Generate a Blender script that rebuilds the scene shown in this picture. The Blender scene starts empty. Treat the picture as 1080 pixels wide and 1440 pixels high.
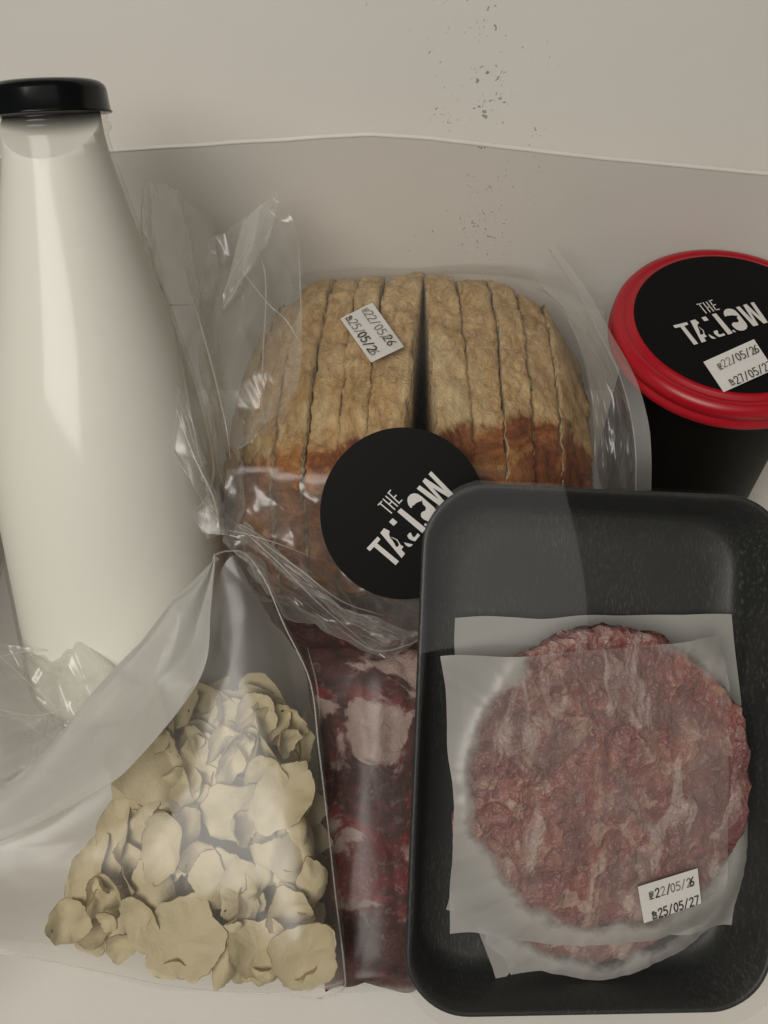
import bpy, bmesh, math, random
from mathutils import Vector, Matrix, noise

# ------------------------------------------------------------------ camera, world, light, exposure
sc = bpy.context.scene
COL = sc.collection
ELEV = math.radians(55.0)
CAM = Vector((0.0, -0.23, 0.388))
DIR = Vector((0.0, math.cos(ELEV), -math.sin(ELEV)))
UPV = Vector((0.0, math.sin(ELEV), math.cos(ELEV)))
FPX = 1383.0
cd = bpy.data.cameras.new('camera'); cam = bpy.data.objects.new('camera', cd); COL.objects.link(cam)
cam.location = CAM
cam.rotation_euler = (math.pi / 2 - ELEV, 0, 0)
cd.sensor_fit = 'VERTICAL'; cd.sensor_height = 36.0; cd.lens = FPX / 1440.0 * 36.0
cd.clip_start = 0.01; cd.clip_end = 50.0
sc.camera = cam

w = bpy.data.worlds.new('World'); sc.world = w; w.use_nodes = True
w.node_tree.nodes['Background'].inputs[0].default_value = (0.95, 0.97, 1.0, 1)
w.node_tree.nodes['Background'].inputs[1].default_value = 0.035

def area(name, loc, sx, sy, power, col, rot=(0, 0, 0)):
    l = bpy.data.lights.new(name, 'AREA'); l.shape = 'RECTANGLE'; l.size = sx; l.size_y = sy
    l.energy = power; l.color = col
    o = bpy.data.objects.new(name, l); COL.objects.link(o); o.location = loc; o.rotation_euler = rot
    return o
# soft overhead room light; its right edge is what the wrapping film mirrors
area('ceiling_lamp', (-0.10, -0.837, 1.40), 1.60, 1.30, 4.4, (1.0, 0.96, 0.90), (0, 0, math.radians(16.1)))
# window light from the left front
key = area('window_light', (-0.46, -0.86, 1.26), 0.9, 0.75, 18.0, (1.0, 0.962, 0.895))
key.rotation_euler = (Vector((0, 0, 0.05)) - key.location).to_track_quat('-Z', 'Y').to_euler()

sc.view_settings.view_transform = 'Standard'; sc.view_settings.look = 'None'
sc.view_settings.gamma = 1.0; sc.view_settings.use_curve_mapping = False
sc.view_settings.exposure = -0.38
cy = sc.cycles
cy.use_denoising = True
cy.max_bounces = 8; cy.transparent_max_bounces = 40; cy.diffuse_bounces = 2; cy.glossy_bounces = 2
cy.transmission_bounces = 8; cy.caustics_reflective = False; cy.caustics_refractive = False

# ------------------------------------------------------------------ helpers
R = random.Random(7)

def W(px, py, d):                        # point seen at a photograph position, d metres along the view axis
    k = d / FPX
    return CAM + DIR * d + Vector((1, 0, 0)) * ((px - 540) * k) + UPV * ((720 - py) * k)
def ray(px, py): return DIR * FPX + Vector((1, 0, 0)) * (px - 540) + UPV * (720 - py)
def on_y(px, py, y):
    r = ray(px, py); return CAM + r * ((y - CAM.y) / r.y)
def on_z(px, py, z):
    r = ray(px, py); return CAM + r * ((z - CAM.z) / r.z)

def empty(name, loc, label, cat, group=None):
    o = bpy.data.objects.new(name, None); COL.objects.link(o); o.location = loc
    o['label'] = label; o['category'] = cat
    if group: o['group'] = group
    return o
def tag(o, label, cat, group=None):
    o['label'] = label; o['category'] = cat
    if group: o['group'] = group
    return o

def base_of(o):
    v = Vector((0, 0, 0))
    while o is not None:
        v += o.location; o = o.parent
    return v
def mesh(name, verts, faces, mat, parent=None, loc=None, smooth=True, solid=0.0, uv=None):
    """verts are world positions; they are stored relative to the parent's (or own) base"""
    if parent is not None: off = base_of(parent)
    else: off = Vector(loc) if loc is not None else Vector((0, 0, 0))
    me = bpy.data.meshes.new(name)
    me.from_pydata([tuple(Vector(v) - off) for v in verts], [], faces)
    if smooth: me.polygons.foreach_set('use_smooth', [True] * len(me.polygons))
    if uv is not None:
        ul = me.uv_layers.new(name='UVMap')
        for lp in me.loops: ul.data[lp.index].uv = uv[lp.vertex_index]
    me.materials.append(mat); me.update()
    o = bpy.data.objects.new(name, me); COL.objects.link(o)
    if parent is not None: o.parent = parent
    else: o.location = off
    if solid:
        m = o.modifiers.new('thick', 'SOLIDIFY'); m.thickness = solid; m.offset = 0
    return o

def cr(p0, p1, p2, p3, t):
    return 0.5 * ((2 * p1) + (p2 - p0) * t + (2 * p0 - 5 * p1 + 4 * p2 - p3) * t * t + (3 * p1 - p0 - 3 * p2 + p3) * t ** 3)
def spline(pts, n, linear=False):
    m = len(pts); out = []
    for i in range(n):
        s = i / (n - 1) * (m - 1); k = min(int(s), m - 2); t = s - k
        if linear: out.append(pts[k].lerp(pts[k + 1], t)); continue
        p1, p2 = pts[k], pts[k + 1]
        p0 = pts[k - 1] if k > 0 else p1 * 2 - p2
        p3 = pts[k + 2] if k + 2 < m else p2 * 2 - p1
        out.append(cr(p0, p1, p2, p3, t))
    return out

def make_fold(seed, n=5, lam=(0.25, 0.7), ang=None, spread=1.57):
    r = random.Random(seed); L = []
    for i in range(n):
        a = r.uniform(0, math.pi) if ang is None else ang + r.uniform(-spread, spread)
        l = r.uniform(*lam)
        L.append((math.cos(a) / l, math.sin(a) / l, r.random(), l, r.uniform(0.15, 0.5)))
    ox, oy = r.uniform(0, 50), r.uniform(0, 50)
    def f(u, v):
        s = 0.0
        for (cx, cy_, ph, l, wv) in L:
            q = u * cx + v * cy_ + ph + wv * noise.noise((u * 2.2 + ox + ph * 9, v * 2.2 + oy, ph * 5))
            q = abs((q % 1.0) - 0.5) * 2 - 0.5
            s += q * l
        return s
    return f

def loft(name, rows, mat, parent, nu=70, nv=70, amp=0.0, fold=None, linear=False, pin=0.0, solid=0.0, jag=0.0, amp2=0.0):
    fold2 = make_fold(len(rows) * 7 + int(amp * 1e5), 7, (.10, .28)) if amp2 else None
    rows = [[Vector(p) for p in r] for r in rows]
    A = [spline(r, nu, linear) for r in rows]
    cols = [spline([A[j][i] for j in range(len(rows))], nv, linear) for i in range(nu)]
    g = [[cols[i][j] for i in range(nu)] for j in range(nv)]
    if jag:
        for j in range(nv):
            for i in (0, nu - 1):
                g[j][i] = g[j][i] + Vector(noise.noise_vector((j * 0.35, i * 3.1, 1.7))) * jag
        for i in range(nu):
            for j in (0, nv - 1):
                g[j][i] = g[j][i] + Vector(noise.noise_vector((i * 0.35, j * 2.3, 7.7))) * jag
    if fold and amp:
        h = [[None] * nu for _ in range(nv)]
        for j in range(nv):
            for i in range(nu):
                a = g[j][min(i + 1, nu - 1)] - g[j][max(i - 1, 0)]
                b = g[min(j + 1, nv - 1)][i] - g[max(j - 1, 0)][i]
                n = a.cross(b)
                n = n.normalized() if n.length > 1e-12 else Vector((0, 0, 1))
                u, v = i / (nu - 1), j / (nv - 1)
                k = 1.0
                if pin: k = min(1.0, min(u, 1 - u, v, 1 - v) / pin)
                h[j][i] = g[j][i] + n * ((amp * fold(u, v) + (amp2 * fold2(u, v) if amp2 else 0)) * k)
        g = h
    vs = [p for r in g for p in r]
    fs = [(j * nu + i, j * nu + i + 1, (j + 1) * nu + i + 1, (j + 1) * nu + i) for j in range(nv - 1) for i in range(nu - 1)]
    uv = [(i / (nu - 1), j / (nv - 1)) for j in range(nv) for i in range(nu)]
    return mesh(name, vs, fs, mat, parent, solid=solid, uv=uv)

def tube(name, pts, r, mat, parent, n=40, sides=6, flat=1.0, linear=False, taper=False):
    P = spline([Vector(p) for p in pts], n, linear); vs = []; fs = []
    ref = Vector((0.3, 0.2, 0.93)).normalized()
    for i, p in enumerate(P):
        t = (P[min(i + 1, n - 1)] - P[max(i - 1, 0)]).normalized()
        a = t.cross(ref).normalized(); b = t.cross(a)
        rr = r * (0.25 + 0.75 * math.sin(math.pi * (i + 0.5) / n)) if taper else r
        for s in range(sides):
            q = 2 * math.pi * s / sides
            vs.append(p + a * math.cos(q) * rr + b * math.sin(q) * rr * flat)
    for i in range(n - 1):
        for s in range(sides):
            s2 = (s + 1) % sides
            fs.append((i * sides + s, i * sides + s2, (i + 1) * sides + s2, (i + 1) * sides + s))
    fs.append(tuple(range(sides))[::-1]); fs.append(tuple((n - 1) * sides + s for s in range(sides)))
    return mesh(name, vs, fs, mat, parent)

def lathe(name, prof, M, mat, parent, seg=72, cap0=True, cap1=True):
    """prof: (radius, height) in the frame M (Matrix 4x4)"""
    vs = []; fs = []
    for (r, h) in prof:
        for s in range(seg):
            q = 2 * math.pi * s / seg
            vs.append(M @ Vector((r * math.cos(q), r * math.sin(q), h)))
    for i in range(len(prof) - 1):
        for s in range(seg):
            s2 = (s + 1) % seg
            fs.append((i * seg + s, i * seg + s2, (i + 1) * seg + s2, (i + 1) * seg + s))
    if cap0: fs.append(tuple(range(seg))[::-1])
    if cap1: fs.append(tuple((len(prof) - 1) * seg + s for s in range(seg)))
    return mesh(name, vs, fs, mat, parent)

# ------------------------------------------------------------------ materials
class NT:
    def __init__(s, name):
        s.m = bpy.data.materials.new(name); s.m.use_nodes = True
        s.t = s.m.node_tree; s.t.nodes.clear()
        s.out = s.t.nodes.new('ShaderNodeOutputMaterial')
    def n(s, typ, ins=None, **kw):
        nd = s.t.nodes.new(typ)
        for k, v in kw.items(): setattr(nd, k, v)
        for k, v in (ins or {}).items():
            sock = nd.inputs[k]
            if isinstance(v, bpy.types.NodeSocket): s.t.links.new(v, sock)
            else: sock.default_value = v
        return nd
    def coord(s, kind='Object', scale=(1, 1, 1), loc=(0, 0, 0), rot=(0, 0, 0)):
        c = s.n('ShaderNodeTexCoord')
        return s.n('ShaderNodeMapping', {0: c.outputs[kind], 'Scale': scale, 'Location': loc, 'Rotation': rot}).outputs[0]
    def noise(s, vec, scale, detail=4, rough=0.55, dist=0.0):
        return s.n('ShaderNodeTexNoise', {'Vector': vec, 'Scale': scale, 'Detail': detail, 'Roughness': rough, 'Distortion': dist})
    def vor(s, vec, scale, feature='F1', rnd=1.0):
        return s.n('ShaderNodeTexVoronoi', {'Vector': vec, 'Scale': scale, 'Randomness': rnd}, feature=feature)
    def ramp(s, fac, stops, interp='LINEAR'):
        nd = s.n('ShaderNodeValToRGB', {0: fac}); e = nd.color_ramp.elements; nd.color_ramp.interpolation = interp
        while len(e) < len(stops): e.new(0.5)
        for el, (p, c) in zip(e, stops):
            el.position = p; el.color = c if len(c) == 4 else (*c, 1)
        return nd.outputs[0]
    def math(s, op, a, b=None, c=None, clamp=False):
        ins = {0: a}
        if b is not None: ins[1] = b
        if c is not None: ins[2] = c
        return s.n('ShaderNodeMath', ins, operation=op, use_clamp=clamp).outputs[0]
    def mix(s, f, a, b, blend='MIX'):
        nd = s.n('ShaderNodeMix', data_type='RGBA', blend_type=blend)
        for sock, v in ((nd.inputs[0], f), (nd.inputs[6], a), (nd.inputs[7], b)):
            if isinstance(v, bpy.types.NodeSocket): s.t.links.new(v, sock)
            else: sock.default_value = v if not isinstance(v, tuple) or len(v) == 4 else (*v, 1)
        return nd.outputs[2]
    def bump(s, h, dist=0.0005, strength=1.0, normal=None):
        ins = {'Height': h, 'Distance': dist, 'Strength': strength}
        if normal is not None: ins['Normal'] = normal
        return s.n('ShaderNodeBump', ins).outputs[0]
    def shmix(s, f, a, b): return s.n('ShaderNodeMixShader', {0: f, 1: a, 2: b}).outputs[0]
    def done(s, shader):
        s.t.links.new(shader, s.out.inputs[0]); return s.m
    def pbr(s, color, rough=0.5, **kw):
        ins = {'Base Color': color if isinstance(color, bpy.types.NodeSocket) or len(color) == 4 else (*color, 1), 'Roughness': rough}
        ins.update(kw)
        return s.n('ShaderNodeBsdfPrincipled', ins).outputs[0]

def mat_card(name, specks=False):
    k = NT(name); c = k.coord()
    fine = k.noise(c, 900, 3); big = k.noise(c, 9, 3)
    col = k.mix(big.outputs[0], (0.745, 0.705, 0.645), (0.785, 0.75, 0.69))
    if specks:
        # dirt flecks scattered in a loose column on the panel, plus a few strays
        sx = k.n('ShaderNodeSeparateXYZ', {0: c})
        dx = k.math('ABSOLUTE', k.math('SUBTRACT', sx.outputs[0], 0.043))
        colm = k.math('SUBTRACT', 1.0, k.math('DIVIDE', dx, 0.042), clamp=True)
        cw = k.noise(c, 45, 2)
        colm = k.math('MULTIPLY', colm, k.ramp(cw.outputs[0], [(0.40, (0, 0, 0)), (0.58, (1, 1, 1))]))
        wc = k.n('ShaderNodeVectorMath', {0: c, 1: k.n('ShaderNodeVectorMath', {0: k.noise(c, 260, 2).outputs[1], 'Scale': 0.006}, operation='SCALE').outputs[0]}, operation='ADD').outputs[0]
        w2 = k.n('ShaderNodeSeparateXYZ', {0: wc})
        flat = k.n('ShaderNodeCombineXYZ', {0: w2.outputs[0], 1: k.math('MULTIPLY', w2.outputs[2], 0.8)}).outputs[0]
        v = k.n('ShaderNodeTexVoronoi', {'Vector': flat, 'Scale': 520.0}, voronoi_dimensions='2D')
        rnd = k.n('ShaderNodeSeparateColor', {0: v.outputs[1]})
        size = k.math('MULTIPLY', k.math('ADD', k.math('MULTIPLY', k.math('POWER', rnd.outputs[0], 2.0), 0.22), 0.07), k.math('ADD', k.math('MULTIPLY', colm, 0.9), 0.35))
        dot = k.math('LESS_THAN', v.outputs[0], size)
        keep = k.math('LESS_THAN', rnd.outputs[1], k.math('ADD', k.math('MULTIPLY', colm, 0.62), 0.012))
        fl = k.math('MULTIPLY', dot, keep)
        tone = k.math('MULTIPLY', fl, k.math('ADD', 0.15, k.math('MULTIPLY', rnd.outputs[2], 0.55)))
        col = k.mix(tone, col, (0.10, 0.085, 0.065))
    b = k.bump(fine.outputs[0], 0.00012, 0.5)
    b = k.bump(k.noise(c, 30, 2).outputs[0], 0.001, 0.35, b)
    return k.done(k.pbr(col, 0.62, Normal=b))

def mat_film(name, haze=0.05, rough=0.10, refl=1.0, hazecol=(0.85, 0.83, 0.78), wr=0.0, wscale=18, tint=(0.985, 0.982, 0.972), hazevar=0.0, coord='UV'):
    k = NT(name)
    c = k.coord(coord)
    face, fre = schlick(k)
    gl = k.n('ShaderNodeBsdfGlossy', {'Color': (1, 1, 1, 1), 'Roughness': rough})
    tr = k.n('ShaderNodeBsdfTransparent', {'Color': (*tint, 1)})
    f = k.math('MINIMUM', k.math('MULTIPLY', fre, 1.8 * refl), 0.6)
    s1 = k.shmix(f, tr.outputs[0], gl.outputs[0])
    di = k.n('ShaderNodeBsdfDiffuse', {'Color': (*hazecol, 1)})
    tl = k.n('ShaderNodeBsdfTranslucent', {'Color': (*hazecol, 1)})
    dt = k.shmix(0.45, di.outputs[0], tl.outputs[0])
    hz = k.math('ADD', haze, k.math('MULTIPLY', k.math('POWER', face, 2.0), haze * 3.0))
    if hazevar:
        hv = k.noise(c, 5, 4, 0.6, 0.8)
        hz = k.math('ADD', hz, k.math('MULTIPLY', k.math('SUBTRACT', hv.outputs[0], 0.45), hazevar))
    hz = k.math('MAXIMUM', k.math('MINIMUM', hz, 0.95), 0.0)
    return k.done(k.shmix(hz, s1, dt))

def schlick(k, f0=0.04):
    g = k.n('ShaderNodeNewGeometry')
    d = k.n('ShaderNodeVectorMath', {0: g.outputs['Incoming'], 1: g.outputs['Normal']}, operation='DOT_PRODUCT').outputs['Value']
    x = k.math('SUBTRACT', 1.0, k.math('ABSOLUTE', d), clamp=True)
    return x, k.math('ADD', f0, k.math('MULTIPLY', k.math('POWER', x, 5.0), 1 - f0))

def mat_plain(name, col, rough=0.5, bscale=0, bdist=0.0002, **kw):
    k = NT(name); c = k.coord()
    v = k.noise(c, 60, 4)
    cc = k.mix(v.outputs[0], tuple(x * 0.9 for x in col), tuple(min(1, x * 1.08) for x in col))
    if bscale: kw['Normal'] = k.bump(k.noise(c, bscale, 3).outputs[0], bdist, 0.6)
    return k.done(k.pbr(cc, rough, **kw))

M = {}
M['card'] = mat_card('white_card'); M['card_specks'] = mat_card('white_card_flecked', True)
M['card_edge'] = mat_plain('raw_card_edge', (0.86, 0.83, 0.77), 0.7)
M['film'] = mat_film('clear_film', 0.014, 0.26, 0.45, hazevar=0.03)
M['film_loose'] = mat_film('loose_clear_film', 0.14, 0.27, 1.0, hazevar=0.2)
M['film_flap'] = mat_film('frosted_film_flap', 0.66, 0.35, 0.8, hazecol=(0.80, 0.785, 0.74), hazevar=0.12)
M['film_seal'] = mat_film('heat_sealed_film', 0.24, 0.25, 1.0)
M['film_front'] = mat_film('pouch_film', 0.045, 0.26, 0.6, hazevar=0.06)
M['film_edge_glint'] = mat_film('film_edge_glint', 0.26, 0.2, 1.0)  # whitish tone paints the bright highlight along film edges and folds
M['wrap'] = mat_film('stretch_film', 0.004, 0.02, 0.75)
M['vac'] = mat_film('vacuum_film', 0.045, 0.28, 0.28, hazevar=0.10)
M['black_metal'] = mat_plain('black_enamelled_metal', (0.006, 0.0065, 0.007), 0.2, 300, 0.00005, **{'Specular IOR Level': 0.25})
M['black_sticker'] = mat_plain('matt_black_sticker', (0.004, 0.004, 0.004), 0.5, 500, 0.00002, **{'Specular IOR Level': 0.12})
M['white_print'] = mat_plain('white_print', (0.72, 0.69, 0.65), 0.5)
M['label'] = mat_plain('white_label_paper', (0.80, 0.77, 0.73), 0.55)
M['ink'] = mat_plain('black_ink', (0.035, 0.033, 0.03), 0.6)
M['ink_faint'] = mat_plain('faded_black_ink', (0.20, 0.19, 0.175), 0.6)
M['red_plastic'] = mat_plain('red_plastic', (0.42, 0.006, 0.016), 0.33, 200, 0.00005)

def mat_glass():
    k = NT('bottle_glass')
    face, fre = schlick(k)
    tr = k.n('ShaderNodeBsdfTransparent', {'Color': (0.985, 0.985, 0.972, 1)})
    gl = k.n('ShaderNodeBsdfGlossy', {'Roughness': 0.13})
    return k.done(k.shmix(k.math('MINIMUM', k.math('MULTIPLY', fre, 0.6), 0.25), tr.outputs[0], gl.outputs[0]))
M['glass'] = mat_glass()
k = NT('milk')
M['milk'] = k.done(k.pbr((0.885, 0.86, 0.775), 0.6))
k = NT('dark_jar_glass')
M['jar_glass'] = k.done(k.pbr((0.006, 0.0055, 0.004), 0.45, **{'Specular IOR Level': 0.06}))

def mat_tray():
    k = NT('charcoal_foam'); c = k.coord()
    st = k.noise(k.coord(scale=(2300, 420, 420)), 1.0, 2, 0.6)
    patch = k.noise(c, 22, 3, 0.55)
    m = k.math('MULTIPLY', k.ramp(st.outputs[0], [(0.52, (0, 0, 0)), (0.72, (1, 1, 1))]), k.ramp(patch.outputs[0], [(0.36, (0, 0, 0)), (0.62, (1, 1, 1))]))
    col = k.mix(m, (0.028, 0.029, 0.0275), (0.095, 0.097, 0.092))
    b = k.bump(st.outputs[0], 0.00008, 0.6)
    return k.done(k.pbr(col, 0.50, Normal=b))
M['tray'] = mat_tray()

def mat_bread():
    k = NT('bread_crust'); c = k.coord()
    sx = k.n('ShaderNodeSeparateXYZ', {0: c})
    n1 = k.noise(c, 60, 6, 0.68, 0.8)
    n2 = k.noise(k.coord(scale=(1.0, 0.55, 0.6)), 210, 6, 0.75, 1.6)
    n3 = k.noise(k.coord(scale=(1.0, 0.6, 1.0)), 22, 6, 0.65, 0.8)
    fleck = k.vor(k.n('ShaderNodeVectorMath', {0: c, 1: k.n('ShaderNodeVectorMath', {0: n1.outputs[1], 'Scale': 0.008}, operation='SCALE').outputs[0]}, operation='ADD').outputs[0], 150)
    top = k.ramp(n2.outputs[0], [(0.30, (0.40, 0.205, 0.075)), (0.47, (0.67, 0.425, 0.19)), (0.64, (0.84, 0.63, 0.36))])
    brown = k.ramp(n1.outputs[0], [(0.30, (0.10, 0.024, 0.009)), (0.46, (0.26, 0.078, 0.024)), (0.58, (0.46, 0.185, 0.052)), (0.72, (0.68, 0.40, 0.155))])
    tb = k.ramp(n3.outputs[0], [(0.50, (0, 0, 0)), (0.66, (1, 1, 1))])
    top = k.mix(k.math('MULTIPLY', tb, 0.55), top, (0.56, 0.31, 0.115))
    flour = k.ramp(k.noise(k.coord(scale=(1.0, 0.5, 1.0), loc=(3, 1, 0)), 34, 6, 0.7, 0.6).outputs[0], [(0.50, (0, 0, 0)), (0.66, (0.75, 0.75, 0.75))])
    top = k.mix(flour, top, (0.84, 0.65, 0.37))
    wcr = k.n('ShaderNodeVectorMath', {0: c, 1: k.n('ShaderNodeVectorMath', {0: k.noise(c, 70, 4, 0.6).outputs[1], 'Scale': 0.03}, operation='SCALE').outputs[0]}, operation='ADD').outputs[0]
    crk = k.ramp(k.vor(wcr, 52, 'DISTANCE_TO_EDGE').outputs[0], [(0.0, (1, 1, 1)), (0.035, (0, 0, 0))])
    crk = k.math('MULTIPLY', crk, k.ramp(k.noise(c, 24, 2).outputs[0], [(0.48, (0, 0, 0)), (0.60, (1, 1, 1))]))
    top = k.mix(k.math('MULTIPLY', crk, 0.14), top, (0.30, 0.14, 0.045))
    # floured top against the bare baked flank below the score line
    yy = k.math('ADD', k.math('ADD', sx.outputs[1], 0.040), k.math('MULTIPLY', k.math('SUBTRACT', n1.outputs[0], 0.5), 0.024))
    yy = k.math('SUBTRACT', yy, k.math('MULTIPLY', k.math('MAXIMUM', sx.outputs[0], 0.0), 0.28))
    side = k.ramp(k.math('DIVIDE', k.math('ADD', yy, 0.012), 0.03), [(0.40, (1, 1, 1)), (0.54, (0, 0, 0))])
    col = k.mix(side, top, brown)
    b = k.bump(n2.outputs[0], 0.0028, 0.9)
    b = k.bump(n1.outputs[0], 0.0014, 0.6, b)
    b = k.bump(fleck.outputs[0], 0.0010, 0.5, b)
    b = k.bump(k.math('SUBTRACT', 1.0, crk), 0.0006, 0.5, b)
    return k.done(k.pbr(col, 0.78, Normal=b))
M['bread'] = mat_bread()
def mat_crumb():
    k = NT('bread_crumb'); c = k.coord()
    v = k.vor(c, 420); n = k.noise(c, 120, 4)
    col = k.ramp(v.outputs[0], [(0.1, (0.22, 0.14, 0.07)), (0.5, (0.50, 0.38, 0.23))])
    return k.done(k.pbr(col, 0.9, Normal=k.bump(v.outputs[0], 0.001, 0.8)))
M['crumb'] = mat_crumb()

def mat_meat(name, frost=0.3, dark=1.0):
    k = NT(name); c0 = k.coord()
    wv = k.n('ShaderNodeVectorMath', {0: k.noise(c0, 160, 3).outputs[1], 'Scale': 0.007}, operation='SCALE').outputs[0]
    c = k.n('ShaderNodeVectorMath', {0: c0, 1: wv}, operation='ADD').outputs[0]
    v = k.vor(c, 225); v2 = k.vor(c, 520)
    r1 = k.n('ShaderNodeSeparateColor', {0: v.outputs[1]}); r2 = k.n('ShaderNodeSeparateColor', {0: v2.outputs[1]})
    a = k.ramp(r1.outputs[0], [(0.0, (0.09, 0.011, 0.013)), (0.35, (0.24, 0.038, 0.036)), (0.62, (0.34, 0.090, 0.075)), (0.80, (0.40, 0.19, 0.125)), (0.93, (0.52, 0.37, 0.29))])
    b_ = k.ramp(r2.outputs[0], [(0.0, (0.055, 0.010, 0.013)), (0.4, (0.21, 0.045, 0.040)), (0.8, (0.33, 0.13, 0.095)), (1.0, (0.55, 0.42, 0.36))])
    col = k.mix(0.35, a, b_)
    big = k.noise(c0, 38, 4, 0.6, 0.8)
    col = k.mix(k.ramp(big.outputs[0], [(0.44, (0, 0, 0)), (0.60, (0.8, 0.8, 0.8))]), col, (0.09, 0.016, 0.019))
    fro = k.noise(k.coord(scale=(1.3, 0.6, 1), rot=(0, 0, 0.35)), 62, 5, 0.6, 1.0)
    col = k.mix(k.math('MULTIPLY', k.ramp(fro.outputs[0], [(0.57, (0, 0, 0)), (0.66, (1, 1, 1))]), frost), col, (0.62, 0.51, 0.47))
    col = k.mix(0.20, col, (0.58, 0.32, 0.31))
    if dark != 1.0: col = k.mix(1.0 - dark, col, (0.05, 0.008, 0.008))
    bb = k.bump(v.outputs[0], 0.0014, 0.8); bb = k.bump(v2.outputs[0], 0.0008, 0.7, bb)
    return k.done(k.pbr(col, 0.42, Normal=bb))
M['meat'] = mat_meat('ground_beef', 0.68)
def mat_steak():
    k = NT('frozen_red_meat'); c = k.coord()
    n2 = k.noise(c, 150, 6, 0.7, 1.0); n3 = k.noise(c, 40, 5, 0.6, 0.5); n4 = k.noise(c, 42, 6, 0.62, 0.5)
    base = k.ramp(n2.outputs[0], [(0.28, (0.020, 0.006, 0.005)), (0.5, (0.065, 0.014, 0.012)), (0.75, (0.15, 0.035, 0.028))])
    red = k.mix(k.ramp(n3.outputs[0], [(0.52, (0, 0, 0)), (0.62, (0.9, 0.9, 0.9))]), base, (0.19, 0.010, 0.014))
    sx = k.n('ShaderNodeSeparateXYZ', {0: c})
    # fat sits towards the upper end of the cut
    up = k.math('MULTIPLY', k.math('SUBTRACT', 1.0, k.math('MULTIPLY', k.math('ABSOLUTE', k.math('SUBTRACT', sx.outputs[1], 0.080)), 24.0), clamp=True), 0.115)
    fm = k.ramp(k.math('ADD', n4.outputs[0], up), [(0.615, (0, 0, 0)), (0.66, (1, 1, 1))])
    vein = k.ramp(k.noise(c, 85, 5, 0.65, 0.9).outputs[0], [(0.62, (0, 0, 0)), (0.70, (0.4, 0.4, 0.4))])
    fat = k.mix(n2.outputs[0], (0.28, 0.17, 0.145), (0.50, 0.38, 0.33))
    col = k.mix(k.math('MAXIMUM', fm, vein), red, fat)
    fr = k.math('MULTIPLY', k.ramp(k.noise(c, 460, 4, 0.7).outputs[0], [(0.52, (0, 0, 0)), (0.68, (1, 1, 1))]), k.ramp(k.noise(c, 40, 3).outputs[0], [(0.45, (0, 0, 0)), (0.60, (0.6, 0.6, 0.6))]))
    col = k.mix(fr, col, (0.30, 0.23, 0.20))
    return k.done(k.pbr(col, 0.5, Normal=k.bump(n2.outputs[0], 0.0025, 0.9), **{'Specular IOR Level': 0.3}))
M['steak'] = mat_steak()

def mat_crisp(name, a, b):
    k = NT(name); c = k.coord()
    n = k.noise(c, 130, 5, 0.6); g = k.noise(c, 26, 3)
    oi = k.n('ShaderNodeObjectInfo')
    col = k.mix(n.outputs[0], a, b)
    col = k.mix(k.math('MULTIPLY', g.outputs[0], 0.35), col, (0.62, 0.51, 0.29))
    col = k.mix(k.math('MULTIPLY', oi.outputs['Random'], 0.35), col, (0.66, 0.56, 0.35))
    sp = k.vor(c, 210); r = k.n('ShaderNodeSeparateColor', {0: sp.outputs[1]})
    dot = k.math('MULTIPLY', k.math('LESS_THAN', sp.outputs[0], 0.13), k.math('LESS_THAN', r.outputs[0], 0.10))
    col = k.mix(dot, col, (0.16, 0.09, 0.03))
    nb = k.bump(n.outputs[0], 0.0007, 0.8)
    nb = k.bump(k.noise(c, 700, 3, 0.6).outputs[0], 0.00035, 0.7, nb)
    tl = k.n('ShaderNodeBsdfTranslucent', {'Color': col})
    return k.done(k.shmix(0.28, k.pbr(col, 0.6, Normal=nb), tl.outputs[0]))
M['crisp'] = mat_crisp('dried_slice', (0.74, 0.625, 0.37), (0.85, 0.755, 0.51))
M['crisp_edge'] = mat_plain('browned_slice_rim', (0.33, 0.22, 0.09), 0.7)

def mat_paper(name, radius, centre, soak=1.0):
    """greaseproof sheet: whitish and only slightly see-through when dry, clear where the meat has soaked it"""
    k = NT(name); c = k.coord('UV')           # uv = metres on the sheet
    n = k.noise(c, 70, 5, 0.62); fine = k.noise(c, 600, 3)
    dv = k.n('ShaderNodeVectorMath', {0: c, 1: (*centre, 0)}, operation='DISTANCE').outputs['Value']
    e = k.math('ADD', dv, k.math('MULTIPLY', k.math('SUBTRACT', n.outputs[0], 0.5), 0.016))
    wet = k.ramp(k.math('DIVIDE', e, radius * 2), [(0.46, (1, 1, 1)), (0.505, (0, 0, 0))])
    pat = k.ramp(k.noise(c, 48, 5, 0.65, 0.8).outputs[0], [(0.34, (1, 1, 1)), (0.68, (0.74, 0.74, 0.74))])
    wet = k.math('MULTIPLY', k.math('MULTIPLY', wet, pat), soak)
    di = k.n('ShaderNodeBsdfDiffuse', {'Color': (0.72, 0.705, 0.665, 1)})
    tl = k.n('ShaderNodeBsdfTranslucent', {'Color': (0.72, 0.705, 0.665, 1)})
    body = k.shmix(0.35, di.outputs[0], tl.outputs[0])
    gl = k.n('ShaderNodeBsdfGlossy', {'Roughness': 0.35, 'Color': (0.9, 0.9, 0.9, 1)})
    body = k.shmix(0.05, body, gl.outputs[0])
    tr = k.n('ShaderNodeBsdfTransparent', {'Color': (1, 0.99, 0.97, 1)})
    alpha = k.math('ADD', 0.15, k.math('MULTIPLY', wet, 0.80))
    return k.done(k.shmix(alpha, body, tr.outputs[0]))

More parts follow.
